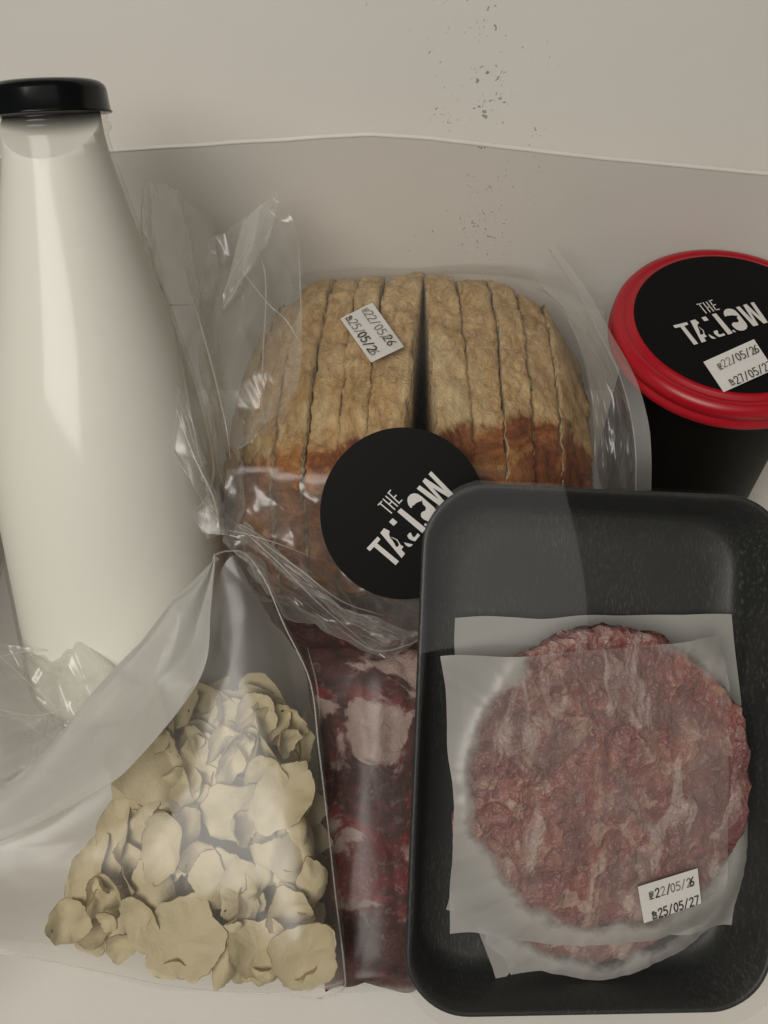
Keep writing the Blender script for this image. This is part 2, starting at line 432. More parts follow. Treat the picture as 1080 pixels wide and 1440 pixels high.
# ------------------------------------------------------------------ the box
YB = 0.120
box = empty('card_box', (0, 0, 0), 'open white card box holding all the groceries', 'box')
def slab(name, pts, mat, t, parent, sub=0):
    """a board: quad of four world corners (counter-clockwise from inside) given thickness t behind its inner face"""
    a, b, c, d = [Vector(p) for p in pts]
    n = (b - a).cross(c - a).normalized()
    vs = [a, b, c, d, a - n * t, b - n * t, c - n * t, d - n * t]
    fs = [(0, 1, 2, 3), (7, 6, 5, 4), (0, 4, 5, 1), (1, 5, 6, 2), (2, 6, 7, 3), (3, 7, 4, 0)]
    return mesh(name, vs, fs, mat, parent, smooth=False)
XL, XR, YF = -0.178, 0.205, -0.212
slab('floor_panel', [(XL, YF, 0), (XR, YF, 0), (XR, YB + .01, 0), (XL, YB + .01, 0)], M['card'], 0.003, box)
# back board: its top edge rises to a shallow peak
cut = [on_y(-120, 230, YB), on_y(155, 213, YB), on_y(340, 201, YB), on_y(520, 190, YB), on_y(610, 196, YB), on_y(800, 219, YB), on_y(1080, 246, YB), on_y(1260, 262, YB)]
vs = []; T = 0.0014
for p in cut: vs += [Vector((p.x, YB, 0.0)), Vector(p), Vector((p.x, YB + T, p.z)), Vector((p.x, YB + T, 0.0))]
fs = []
for i in range(len(cut) - 1):
    a, b = i * 4, i * 4 + 4
    fs += [(a, b, b + 1, a + 1), (a + 2, b + 2, b + 3, a + 3)]
mesh('back_panel', vs, fs, M['card_specks'], box, smooth=False)
vs = []; fs = []
N = 70; E = spline(cut, N, True)
for i, p in enumerate(E):
    j = noise.noise((p.x * 60, 3.1, 0)) * 0.0003
    vs += [Vector((p.x, YB - 0.0003, p.z - 0.0002 + j)), Vector((p.x, YB - 0.0003, p.z + 0.0003 + j)), Vector((p.x, YB + T + 0.0002, p.z + 0.0003 + j)), Vector((p.x, YB + T + 0.0004, p.z - 0.0002 + j))]
for i in range(N - 1):
    a, b = i * 4, i * 4 + 4
    fs += [(a, b, b + 1, a + 1), (a + 1, b + 1, b + 2, a + 2), (a + 2, b + 2, b + 3, a + 3)]
mesh('cut_edge', vs, fs, M['card_edge'], box, smooth=False)
# flap beyond the edge, bowed gently and leaning back
rows = []
for q in range(6):
    s = q / 5
    rows.append([Vector((x, YB + 0.004 + 0.075 * s + 0.05 * s * s + 0.004 * math.sin(x * 14), 0.06 + 0.34 * s)) for x in (-0.30, -0.18, -0.06, 0.06, 0.18, 0.32)])
loft('back_flap', rows, M['card_specks'], box, 50, 40, solid=0.0014)
slab('side_panel', [(XL, YB + .02, 0.002), (XL, YF, 0.002), (XL - .012, YF, 0.15), (XL - .012, YB + .02, 0.15)], M['card'], 0.0014, box)
slab('side_panel', [(XR, YF, 0.002), (XR, YB + .02, 0.002), (XR + .012, YB + .02, 0.15), (XR + .012, YF, 0.15)], M['card'], 0.0014, box)
slab('front_panel', [(XL, YF, 0.002), (XR, YF, 0.002), (XR, YF - .012, 0.045), (XL, YF - .012, 0.045)][::-1], M['card'], 0.0014, box)

# ------------------------------------------------------------------ milk bottle
top = W(63, 113, 0.316); bot = W(194, 958, 0.389)
ax = (top - bot).normalized(); LEN = (top - bot).length
low = bot.z - 0.043 * math.sqrt(max(0, 1 - ax.z ** 2))
if low < 0.001: bot.z += 0.001 - low; ax = (top - bot).normalized(); LEN = (top - bot).length
zx = ax; xx = Vector((1, 0, 0)); xx = (xx - zx * xx.dot(zx)).normalized(); yx = zx.cross(xx)
MB = Matrix(((xx.x, yx.x, zx.x, bot.x), (xx.y, yx.y, zx.y, bot.y), (xx.z, yx.z, zx.z, bot.z), (0, 0, 0, 1)))
bottle = empty('milk_bottle', bot, 'tall glass bottle full of milk with a black cap, leaning against the back panel', 'bottle')
def bp(s):                               # outer radius along the bottle, s = 0 bottom .. 1 top
    K = [(0.0, 0.0405), (0.02, 0.0428), (0.06, 0.0436), (0.34, 0.0438), (0.42, 0.0432), (0.50, 0.0412), (0.58, 0.0378), (0.68, 0.0320), (0.78, 0.0262), (0.86, 0.0218), (0.905, 0.0193), (0.93, 0.0186)]
    for (a, ra), (b, rb) in zip(K, K[1:]):
        if s <= b:
            t = (s - a) / (b - a); return (ra + (rb - ra) * t) * 0.928
    return K[-1][1] * 0.928
def smooth_prof(f, a, b, n, off=0):
    out = []
    for i in range(n):
        s = a + (b - a) * i / (n - 1)
        r = sum(f(min(max(s + d, 0), 0.93)) for d in (-.03, -.015, 0, .015, .03)) / 5 if s > 0.05 else f(s)
        out.append((r + off, s * LEN))
    return out
prof = smooth_prof(bp, 0.0, 0.922, 70)
r0 = prof[-1][0]
prof += [(r0, .925 * LEN), (r0 + .0010, .929 * LEN), (r0 + .0014, .934 * LEN), (r0 + .0010, .939 * LEN), (r0 - .0002, .942 * LEN), (r0 + .0006, .946 * LEN), (r0 + .0006, .95 * LEN), (r0 - .001, .953 * LEN), (r0 - .001, .985 * LEN)]
lathe('glass', prof, MB, M['glass'], bottle, 96, cap1=False)
bm = bmesh.new(); seg = 96; mp = smooth_prof(bp, 0.012, 0.953, 62, -0.0014); rings = []
for (r, h) in mp: rings.append([bm.verts.new(MB @ Vector((r * math.cos(2 * math.pi * s / seg), r * math.sin(2 * math.pi * s / seg), h)) - bot) for s in range(seg)])
for a, b in zip(rings, rings[1:]):
    for s in range(seg): bm.faces.new((a[s], a[(s + 1) % seg], b[(s + 1) % seg], b[s]))
bm.faces.new(rings[0][::-1]); bm.faces.new(rings[-1])
fc = (CAM - top); fc = (fc - ax * fc.dot(ax)).normalized(); lv = bot + ax * (LEN * .895) + fc * .0165
g = bmesh.ops.bisect_plane(bm, geom=bm.verts[:] + bm.edges[:] + bm.faces[:], plane_co=lv - bot, plane_no=(0, 0, 1), clear_outer=True)
es = [e for e in g['geom_cut'] if isinstance(e, bmesh.types.BMEdge)]
bmesh.ops.contextual_create(bm, geom=es)
me = bpy.data.meshes.new('milk'); bm.to_mesh(me); bm.free(); me.materials.append(M['milk'])
me.polygons.foreach_set('use_smooth', [len(p.vertices) < 6 for p in me.polygons])
o = bpy.data.objects.new('milk', me); COL.objects.link(o); o.parent = bottle
rl = r0 + .0016
lathe('cap', [(rl - .0006, .9525 * LEN), (rl + .0004, .9527 * LEN), (rl + .0005, .9545 * LEN), (rl, .957 * LEN), (rl - .0004, .985 * LEN), (rl - .0010, .991 * LEN), (rl - .0022, .9955 * LEN), (rl - .004, .998 * LEN), (rl - .0058, .9975 * LEN), (rl - .007, .994 * LEN)], MB, M['black_metal'], bottle, 72)

# ------------------------------------------------------------------ sliced loaf
loaf = empty('sliced_loaf', (0.01, 0.04, 0.012), 'crusty sliced loaf with floured top in the clear bag', 'bread')
PROF = [(.060, .012), (.100, .014), (.116, .032), (.119, .055), (.114, .080), (.100, .0955), (.075, .1035), (.045, .1075), (.018, .1070), (.002, .1030),
        (-.009, .0985), (-.0135, .0955), (-.0150, .0900), (-.0215, .0800), (-.0285, .0640), (-.0305, .0450), (-.026, .0270), (-.012, .0145), (.020, .012)]
CY, CZ = 0.045, 0.055
def bread_slice(x0, x1, s0, s1, seed, lean=0.0, tilt=0.0, drop=0.0):
    nP = 220; nX = 11; r = random.Random(seed)
    P = [Vector((0, a, b)) for a, b in PROF]; P = P + [P[0]]
    ring = spline(P, nP + 1)[:-1]
    vs = []; fs = []
    for i in range(nX):
        t = i / (nX - 1); x = x0 + (x1 - x0) * t
        s = s0 + (s1 - s0) * t
        edge = 1 - 0.005 * (abs(2 * t - 1) ** 8) + 0.006 * math.sin(seed * 2.4)
        for p in ring:
            y = CY + (p.y - CY) * s * edge; z = 0.012 + (p.z - 0.012) * s * edge
            d = Vector((0, y - CY, z - CZ)).normalized()
            q = Vector((x * 1.0, y, z))
            k = 0.0028 * noise.noise(q * 42) + 0.0017 * noise.noise(q * 110) + 0.0012 * noise.noise(Vector((q.x * 260, q.y * 200, q.z * 200))) + 0.0007 * noise.noise(q * 480)
            if -0.016 < p.y < 0.002: k += 0.0032 * max(0, noise.noise(Vector((x * 55, 3.3, 1))) + .35)
            q = q + d * k
            if i in (0, nX - 1):
                q.x += 0.0008 * noise.noise(Vector((seed * 7.7, y * 60, z * 60))) + 0.0010 * noise.noise(Vector((seed + i, y * 240, z * 240))) + 0.0006 * noise.noise(Vector((seed + i, y * 600, z * 600)))
            q.x += lean * (q.z - 0.06) + tilt * (q.y - 0.05); q.z -= drop
            vs.append(q)
    for i in range(nX - 1):
        for s in range(nP):
            s2 = (s + 1) % nP
            fs.append((i * nP + s, (i + 1) * nP + s, (i + 1) * nP + s2, i * nP + s2))
    ncr = len(fs)
    for i in (0, nX - 1):                # crumb faces
        c = len(vs); pts = vs[i * nP:(i + 1) * nP]
        vs.append(sum(pts, Vector()) / nP)
        for s in range(nP):
            s2 = (s + 1) % nP
            fs.append((i * nP + s, i * nP + s2, c) if i == 0 else (i * nP + s2, i * nP + s, c))
    o = mesh('bread_slice', vs, fs, M['bread'], loaf)
    o.data.materials.append(M['crumb'])
    for k_, p in enumerate(o.data.polygons):
        if k_ >= ncr: p.material_index = 1
    return o
def xa(px): return (px - 535) / FPX * 0.367 * 1.085 - 0.0013
edges = [(328, 369.5, .66, .88), (371, 413, .89, .945), (415, 454, .95, .972), (455.5, 494, .975, .985), (495.5, 531, .985, .995), (533, 588, .99, 1.0),
         (603, 649, 1.0, 1.0), (650.5, 697, .995, .98), (698.5, 735, .975, .945), (736.5, 777, .935, .875), (778.5, 842, .865, .60)]
for i, (a, b, s0, s1) in enumerate(edges):
    ln = [-.10, -.09, -.07, -.06, -.06, -.07, 0.02, 0.0, 0.03, 0.05, 0.06][i]
    bread_slice(xa(a), xa(b), s0, s1, i + 1, lean=ln * 0.6, tilt=[.10, .09, .07, .06, .06, .10, -.02, .0, .01, .02, .03][i], drop=[.0, .0015, -.001, .0008, -.0008, .001, .0, .0018, .0, .0012, .0][i])

# ------------------------------------------------------------------ print helpers
STROKES = {
 '0': [[(.28, 1), (.1, .85), (.05, .5), (.1, .15), (.28, 0), (.46, .15), (.5, .5), (.46, .85), (.28, 1)]],
 '2': [[(.06, .8), (.15, .95), (.3, 1), (.45, .92), (.5, .75), (.42, .55), (.05, 0), (.52, 0)]],
 '5': [[(.48, 1), (.12, 1), (.08, .58), (.28, .62), (.45, .5), (.5, .3), (.42, .08), (.22, 0), (.05, .1)]],
 '6': [[(.46, 1), (.22, .7), (.07, .35), (.12, .08), (.28, 0), (.46, .1), (.5, .3), (.42, .48), (.25, .52), (.1, .4)]],
 '7': [[(.05, 1), (.5, 1), (.2, 0)]],
 '/': [[(.05, -.05), (.45, 1.05)]],
 'P': [[(.08, 0), (.08, 1), (.4, 1), (.5, .85), (.5, .65), (.4, .5), (.08, .5)]],
 'R': [[(.08, 0), (.08, 1), (.4, 1), (.5, .85), (.5, .65), (.4, .5), (.08, .5)], [(.3, .5), (.5, 0)]],
 'D': [[(.08, 0), (.08, 1), (.35, 1), (.5, .75), (.5, .25), (.35, 0), (.08, 0)]],
 'E': [[(.5, 1), (.08, 1), (.08, 0), (.5, 0)], [(.08, .5), (.42, .5)]],
 'X': [[(.05, 0), (.5, 1)], [(.05, 1), (.5, 0)]],
 '.': [[(.1, 0), (.14, .05)]],
}
def strip(p, q, wd, V, F):
    d = (q - p); L = d.length
    if L < 1e-9: return
    d /= L; nrm = Vector((-d.y, d.x)) * wd * 0.5
    p2, q2 = p - d * wd * 0.35, q + d * wd * 0.35
    b = len(V); V += [p2 - nrm, q2 - nrm, q2 + nrm, p2 + nrm]; F.append((b, b + 1, b + 2, b + 3))
def line_of_text(txt, x, y, h, wd, slant=0.0, adv=0.66, rot=0.0):
    V = []; F = []
    for ch in txt:
        for st in STROKES.get(ch, []):
            P = [Vector((x + (a + slant * b) * h * 1.0, y + b * h)) for a, b in st]
            for a, b in zip(P, P[1:]): strip(a, b, wd, V, F)
        x += adv * h
    return V, F
def label_on(parent, c, name, asp, items, lift):
    """label between four world corners TL TR BR BL; items = (text, x, y, height, width, faint, vertical)"""
    TL, TR, BR, BL = [Vector(p) for p in c]
    n = (TR - TL).cross(BL - TL).normalized() * -1
    if n.dot(CAM - TL) < 0: n = -n
    def P(u, v, h=0): return (TL.lerp(TR, u)).lerp(BL.lerp(BR, u), 1 - v) + n * h
    G = 8; vs = [P(i / G, j / G, 0.0002) for j in range(G + 1) for i in range(G + 1)]
    fs = [(j * (G + 1) + i, j * (G + 1) + i + 1, (j + 1) * (G + 1) + i + 1, (j + 1) * (G + 1) + i) for j in range(G) for i in range(G)]
    lab = mesh(name, vs, fs, M['label'], parent, smooth=False)
    lab.modifiers.new('t', 'SOLIDIFY').thickness = 0.00015
    for faint in (0, 1):
        V = []; F = []
        for (txt, x, y, h, wd, fa, vert) in items:
            if fa != faint: continue
            v, f = line_of_text(txt, 0, 0, h, wd)
            b = len(V)
            V += [Vector((x - p.y, y + p.x)) if vert else Vector((x + p.x, y + p.y)) for p in v]
            F += [tuple(i + b for i in q) for q in f]
        if V: mesh('printed_date', [P(min(max(p.x / asp, 0.005), .995), min(max(p.y, 0.005), .995), 0.00045 + lift) for p in V], F, M['ink_faint' if faint else 'ink'], lab, smooth=False)
    return lab

LOGO = dict(
 T=[(105, 885), (210, 772), (236, 798), (205, 838), (412, 1008), (380, 1044), (176, 870), (135, 912)],
 A=[(235, 738), (270, 693), (323, 720), (318, 757), (330, 785), (352, 812), (370, 840), (382, 868), (400, 872), (412, 852), (405, 830), (385, 805), (345, 785), (336, 775), (395, 800), (415, 830), (428, 852), (455, 868), (436, 898), (470, 935), (437, 978)],
 S=[(318, 634), (352, 598), (397, 636), (362, 672)],
 L=[(490, 765), (510, 738), (525, 735), (535, 760), (545, 778), (565, 775), (590, 740), (612, 762), (565, 818), (530, 808), (505, 792)],
 M=[(458, 828), (490, 836), (545, 848), (525, 868), (500, 870), (478, 855)],
 I=[(396, 538), (430, 503), (668, 695), (634, 740)],
 D=[(652, 655), (665, 645), (672, 655), (692, 660), (680, 675), (655, 670)],
 O=[(537, 500), (520, 498), (500, 470), (491, 430), (497, 400), (520, 374), (555, 362), (590, 368), (630, 395), (745, 495), (768, 530), (770, 570), (752, 605), (720, 627), (685, 628), (645, 608), (622, 585), (620, 555), (635, 538), (660, 528), (668, 510), (665, 490), (640, 468), (630, 425), (622, 438), (600, 442), (575, 455), (555, 475), (535, 482)],
 W=[(580, 318), (608, 286), (790, 420), (635, 250), (660, 217), (840, 335), (692, 182), (718, 152), (932, 372), (900, 412), (732, 310), (860, 455), (822, 500)])
THIN = [((215, 473), (248, 440)), ((232, 458), (342, 550)), ((262, 418), (372, 515)), ((288, 390), (398, 485)), ((318, 468), (345, 438)),
        ((312, 358), (415, 458)), ((308, 362), (332, 334)), ((362, 407), (385, 382)), ((412, 456), (440, 428))]
def logo_print(parent, f):
    from mathutils.geometry import tessellate_polygon
    V = []; F = []
    for P in LOGO.values():
        b = len(V); V += [Vector(p) for p in P]
        for t in tessellate_polygon([[Vector((p[0], p[1], 0)) for p in P]]): F.append(tuple(b + i for i in t))
    for p, q in THIN: strip(Vector(p), Vector(q), 12, V, F)
    return mesh('printed_logo', [f(p.x, p.y) for p in V], F, M['white_print'], parent, smooth=False)

# ------------------------------------------------------------------ bread bag
bag = empty('bread_bag', W(560, 860, 0.37), 'crinkled clear plastic bag round the sliced loaf, with black round sticker', 'plastic bag')
cols = [318, 370, 440, 540, 640, 740, 800, 850]
def brow(py, d, dr=0.0, dl=0.0, bend=(0,) * 8):
    out = []
    for i, px in enumerate(cols):
        u = (px - 318) / (850 - 318)
        out.append(W(px, py + bend[i], d + dr * max(0, (u - .72) / .28) ** 1.5 + dl * max(0, (.2 - u) / .2)))
    return out
tb = (30, 10, 0, -6, -8, -2, 20, 62)
rows = [brow(392, .452, bend=tb), brow(380, .436, bend=tb), brow(402, .413, .01, bend=(22, 8, 0, 0, 0, 6, 16, 40)), brow(450, .394, .012), brow(503, .3765, .014, .004), brow(560, .3645, .016, .004), brow(610, .357, .02, .004),
        brow(657, .3525, .022, .002), brow(690, .3545, .022, .002), brow(730, .3625, .022), brow(800, .371, .02), brow(850, .378, .015)]
loft('film_body', rows, M['film'], bag, 150, 170, 0.0024, make_fold(11, 5, (.3, .8)), amp2=.0022)
# right end with its sealed hem
hem_in = [W(772, 350, .425), W(812, 410, .405), W(842, 468, .395), W(872, 530, .388), W(888, 590, .386), W(894, 640, .386), W(894, 690, .388)]
hem_out = [W(778, 342, .424), W(826, 408, .403), W(858, 466, .392), W(893, 530, .385), W(911, 590, .383), W(916, 640, .383), W(916, 690, .385)]
inner = [W(745, 400, .425), W(785, 430, .405), W(812, 480, .392), W(828, 540, .384), W(835, 600, .384), W(836, 650, .386), W(836, 700, .392)]
loft('film_end', [inner, [a.lerp(b, .5) + (CAM - a).normalized() * .003 for a, b in zip(inner, hem_in)], hem_in], M['film_loose'], bag, 80, 40, 0.003, make_fold(5, 4, (.3, .8)), pin=.15, amp2=0.0025)
loft('sealed_hem', [hem_in, hem_out], M['film_seal'], bag, 60, 6)
tube('hem_edge_glint', hem_in, 0.00022, M['film_edge_glint'], bag)  # edge highlight of the hem, put in as a pale tube
# loose neck of the bag, standing up between loaf and bottle
loft('neck_film', [[W(172, 285, .392), W(203, 250, .388), W(236, 262, .388), W(300, 300, .392)],
                   [W(190, 370, .374), W(212, 372, .366), W(262, 385, .372), W(320, 420, .392)],
                   [W(208, 450, .356), W(232, 462, .350), W(282, 480, .362), W(330, 520, .385)],
                   [W(240, 570, .343), W(262, 580, .338), W(302, 590, .350), W(335, 610, .375)],
                   [W(288, 690, .341), W(300, 690, .338), W(318, 690, .346), W(335, 690, .358)],
                   [W(306, 752, .345), W(309, 752, .344), W(313, 752, .346), W(318, 752, .350)]], M['film_loose'], bag, 80, 120, 0.008, make_fold(21, 6, (.3, .9)), amp2=0.0035)
loft('neck_film', [[W(290, 340, .395), W(338, 312, .392), W(393, 274, .389)],
                   [W(285, 420, .392), W(350, 370, .385), W(420, 338, .386)],
                   [W(300, 520, .380), W(365, 480, .367), W(424, 470, .372)],
                   [W(318, 600, .366), W(370, 570, .355), W(415, 560, .357)],
                   [W(325, 645, .356), W(352, 628, .351), W(378, 606, .350)]], M['film_loose'], bag, 80, 90, 0.006, make_fold(33, 5, (.4, 1.0)), amp2=0.0020)
loft('neck_film', [[W(338, 318, .386), W(352, 300, .384), W(393, 274, .383)],
                   [W(320, 400, .378), W(345, 380, .374), W(372, 352, .378)],
                   [W(308, 440, .376), W(318, 430, .376), W(330, 415, .380)]], M['film_seal'], bag, 30, 30, 0.002, make_fold(36, 3, (.5, .9)))
loft('neck_film', [[W(175, 300, .380), W(215, 420, .352), W(250, 560, .338), W(296, 690, .338)],
                   [W(205, 330, .376), W(240, 450, .350), W(272, 580, .336), W(308, 745, .340)]], M['film_loose'], bag, 90, 30, 0.004, make_fold(44, 4, (.3, .7)), amp2=0.0025)
def crease(pts, r=0.00028, m='film_edge_glint'): tube('film_crease_glint', [W(*p) for p in pts], r, M[m], bag, taper=True)  # fold highlights drawn as thin whitish tubes
crease([(204, 250, .386), (199, 300, .379), (203, 360, .368), (212, 430, .352), (226, 520, .338)])
crease([(392, 275, .382), (350, 345, .378), (325, 390, .376), (312, 430, .374)])
crease([(258, 380, .362), (280, 450, .352), (302, 530, .345), (318, 600, .342), (324, 645, .345)], .0003)
crease([(350, 332, .384), (370, 372, .378), (374, 420, .368), (370, 500, .360), (368, 570, .353), (376, 604, .348)])
crease([(334, 372, .378), (375, 425, .366), (402, 450, .367), (422, 482, .367)])
crease([(420, 340, .382), (422, 400, .376), (425, 470, .368)])
crease([(246, 570, .334), (272, 640, .334), (300, 700, .336), (310, 748, .339)], .0004)
# gathered front under the loaf
loft('gathered_film', [[W(318, 660, .350), W(400, 670, .358), W(500, 680, .364), W(620, 690, .366)],
                       [W(314, 735, .345), W(400, 745, .356), W(500, 760, .364), W(620, 780, .368)],
                       [W(318, 765, .344), W(400, 800, .351), W(500, 830, .367), W(620, 845, .369)],
                       [W(345, 790, .347), W(410, 845, .348), W(510, 885, .352), W(620, 885, .360)],
                       [W(352, 800, .358), W(420, 868, .362), W(528, 918, .357), W(620, 893, .362)]], M['film_loose'], bag, 120, 90, 0.007, make_fold(52, 6, (.2, .6), ang=2.2, spread=.5), amp2=0.0045)
loft('gathered_film', [[W(330, 740, .347), W(390, 800, .345), W(470, 860, .346), W(540, 905, .347)],
                       [W(345, 735, .349), W(420, 800, .347), W(500, 862, .348), W(600, 890, .350)]], M['film_loose'], bag, 100, 40, 0.006, make_fold(58, 5, (.2, .5)), amp2=0.0040)
for pts in ([(318, 745, .343), (350, 752, .343), (395, 766, .344), (445, 786, .348)], [(330, 735, .343), (390, 790, .341), (450, 850, .342), (525, 914, .345)],
            [(470, 880, .344), (525, 914, .345), (570, 908, .347), (604, 890, .350)],
            [(345, 745, .343), (420, 800, .342), (480, 845, .343), (540, 866, .346)]):
    crease(pts, .00022)
# sticker and date label on the bag
def dplane(py): return .3460 + (py - 602) / 240 * .0115
N = 96; vs = [W(567 + 117 * math.cos(2 * math.pi * i / N), 722 + 121 * math.sin(2 * math.pi * i / N), dplane(722 + 121 * math.sin(2 * math.pi * i / N))) for i in range(N)] + [W(567, 722, dplane(722))]
st = mesh('round_sticker', vs, [(i, N, (i + 1) % N) for i in range(N)], M['black_sticker'], bag, smooth=False)
st.modifiers.new('t', 'SOLIDIFY').thickness = 0.0002
logo_print(st, lambda x, y: W(500 + x / 6.75, 640 + y / 6.75, dplane(640 + y / 6.75) - 0.0006))
def dl(py): return .3755 + (503 - py) * .00036
L1 = [W(478.5, 448.5, dl(448.5)), W(522, 510, dl(510)), W(568, 488, dl(488)), W(523.5, 426, dl(426))]
# reading direction runs down the long side: TL = upper right corner pair
label_on(bag, [L1[3], L1[2], L1[1], L1[0]], 'date_label', 1.5, [
    ('PRD', .19, .60, .10, .014, 1, True), ('22/05/', .20, .60, .24, .024, 1, False), ('26', 1.05, .64, .24, .026, 0, False),
    ('EXP', .19, .10, .10, .020, 0, True), ('25/', .22, .10, .24, .024, 1, False), ('05/2', .66, .10, .24, .034, 0, False), ('6', 1.24, .10, .24, .024, 1, False)], 0.0002)

# ------------------------------------------------------------------ jar with red lid
JZ = 0.105
jc = on_z(1028, 452, JZ)
jar = empty('jar', (jc.x, jc.y, 0), 'dark jar with red lid and round black sticker in the back right corner', 'jar')
MJ = Matrix.Translation((jc.x, jc.y, 0))
RL = (jc - on_z(863, 452, JZ)).length
lathe('body', [(RL - .018, .0005), (RL - .012, .003), (RL - .0105, .01), (RL - .010, JZ - .022), (RL - .008, JZ - .018), (RL - .008, JZ - .006)], MJ, M['jar_glass'], jar)
lathe('lid', [(r_, JZ - z_) for r_, z_ in [(RL - .0030, .0118), (RL - .0008, .0122), (RL, .0114), (RL, .0088), (RL - .0012, .0080), (RL - .0012, .0072), (RL - .0003, .0064), (RL - .0004, .0040), (RL - .0014, .0020), (RL - .0032, .0011), (RL - .0046, .0009), (RL - .0052, .0014), (RL - .0062, .0014), (RL - .0070, .0002), (RL - .0082, .0), (.001, .0)]], MJ, M['red_plastic'], jar, 96)
RS = RL - .0085
N = 96
st = mesh('round_sticker', [(jc.x + RS * math.cos(2 * math.pi * i / N), jc.y + RS * math.sin(2 * math.pi * i / N), JZ + .0003) for i in range(N)] + [(jc.x, jc.y, JZ + .0003)], [(i, (i + 1) % N, N) for i in range(N)], M['black_sticker'], jar, smooth=False)
p1, p2 = complex(105, -885), complex(932, -372)
q1 = on_z(946, 459.4, JZ); q2 = on_z(1079, 455, JZ)
ka = (complex(q2.x, q2.y) - complex(q1.x, q1.y)) / (p2 - p1); kb = complex(q1.x, q1.y) - ka * p1
def jl(x, y):
    z = ka * complex(x, -y) + kb; return Vector((z.real, z.imag, JZ + .0007))
logo_print(st, jl)
zz = JZ + .0005
label_on(jar, [on_z(989, 509.4, zz), on_z(1060, 477.5, zz), on_z(1088, 520, zz), on_z(1017.5, 551.8, zz)], 'date_label', 1.55, [
    ('PRD', .35, .58, .10, .016, 0, True), ('22', .38, .60, .22, .022, 1, False), ('/05/2', .67, .60, .22, .028, 0, False), ('6', 1.36, .60, .22, .03, 0, False),
    ('EXP', .38, .05, .10, .020, 0, True), ('27/05/27', .42, .03, .22, .028, 0, False)], 0.0002)

# ------------------------------------------------------------------ vacuum packed meat
meat = empty('vacuum_packed_meat', W(520, 1370, 0.35), 'vacuum-packed dark red meat between the crisp bag and the black tray', 'meat pack')
def wav(py): return 16 * noise.noise((py * .011, 2.2, 0)) - 14 - (50 * max(0, (1000 - py) / 120) ** 1.3)
def mrow(py, d): return [W(452 + (py - 900) * .03 + wav(py), py, d + .014), W(472 + (py - 900) * .02 + wav(py) * .8, py, d + .004), W(505, py, d - .001), W(550, py, d - .002), W(596, py, d + .001), W(640, py, d + .012)]
lump = make_fold(3, 4, (.4, .9))
rows = [mrow(846, .402), mrow(872, .386), mrow(905, .375), mrow(940, .366), mrow(1040, .360), mrow(1150, .354), mrow(1260, .349), mrow(1340, .344), mrow(1378, .343), mrow(1388, .349)]
g = [[p.copy() for p in r] for r in rows]
def lumps(u, v): return noise.noise((u * 3, v * 6, .4)) + .5 * noise.noise((u * 9, v * 18, 2.4))
loft('meat_cut', g, M['steak'], meat, 90, 200, 0.0055, lumps)
def vrow(py, d): return [W(432 + (py - 900) * .03 - 55 * max(0, (1000 - py) / 120) ** 1.3, py, d + .014), W(460 + (py - 900) * .025 - 40 * max(0, (1000 - py) / 120) ** 1.3, py, d + .002), W(505, py, d - .004), W(550, py, d - .005), W(598, py, d - .002), W(648, py, d + .010)]
rows = [vrow(835, .398), vrow(866, .383), vrow(905, .371), vrow(940, .363), vrow(1040, .357), vrow(1150, .351), vrow(1260, .346), vrow(1340, .341), vrow(1384, .339), vrow(1394, .350)]
loft('vacuum_film', rows, M['vac'], meat, 80, 160, 0.0014, make_fold(71, 5, (.3, .8)))
tube('film_edge_glint', [W(432, 910, .372), W(445, 960, .365), W(450, 1010, .358)], .0003, M['film_edge_glint'], meat, taper=True)  # painted highlight on the film's edge, a pale tube

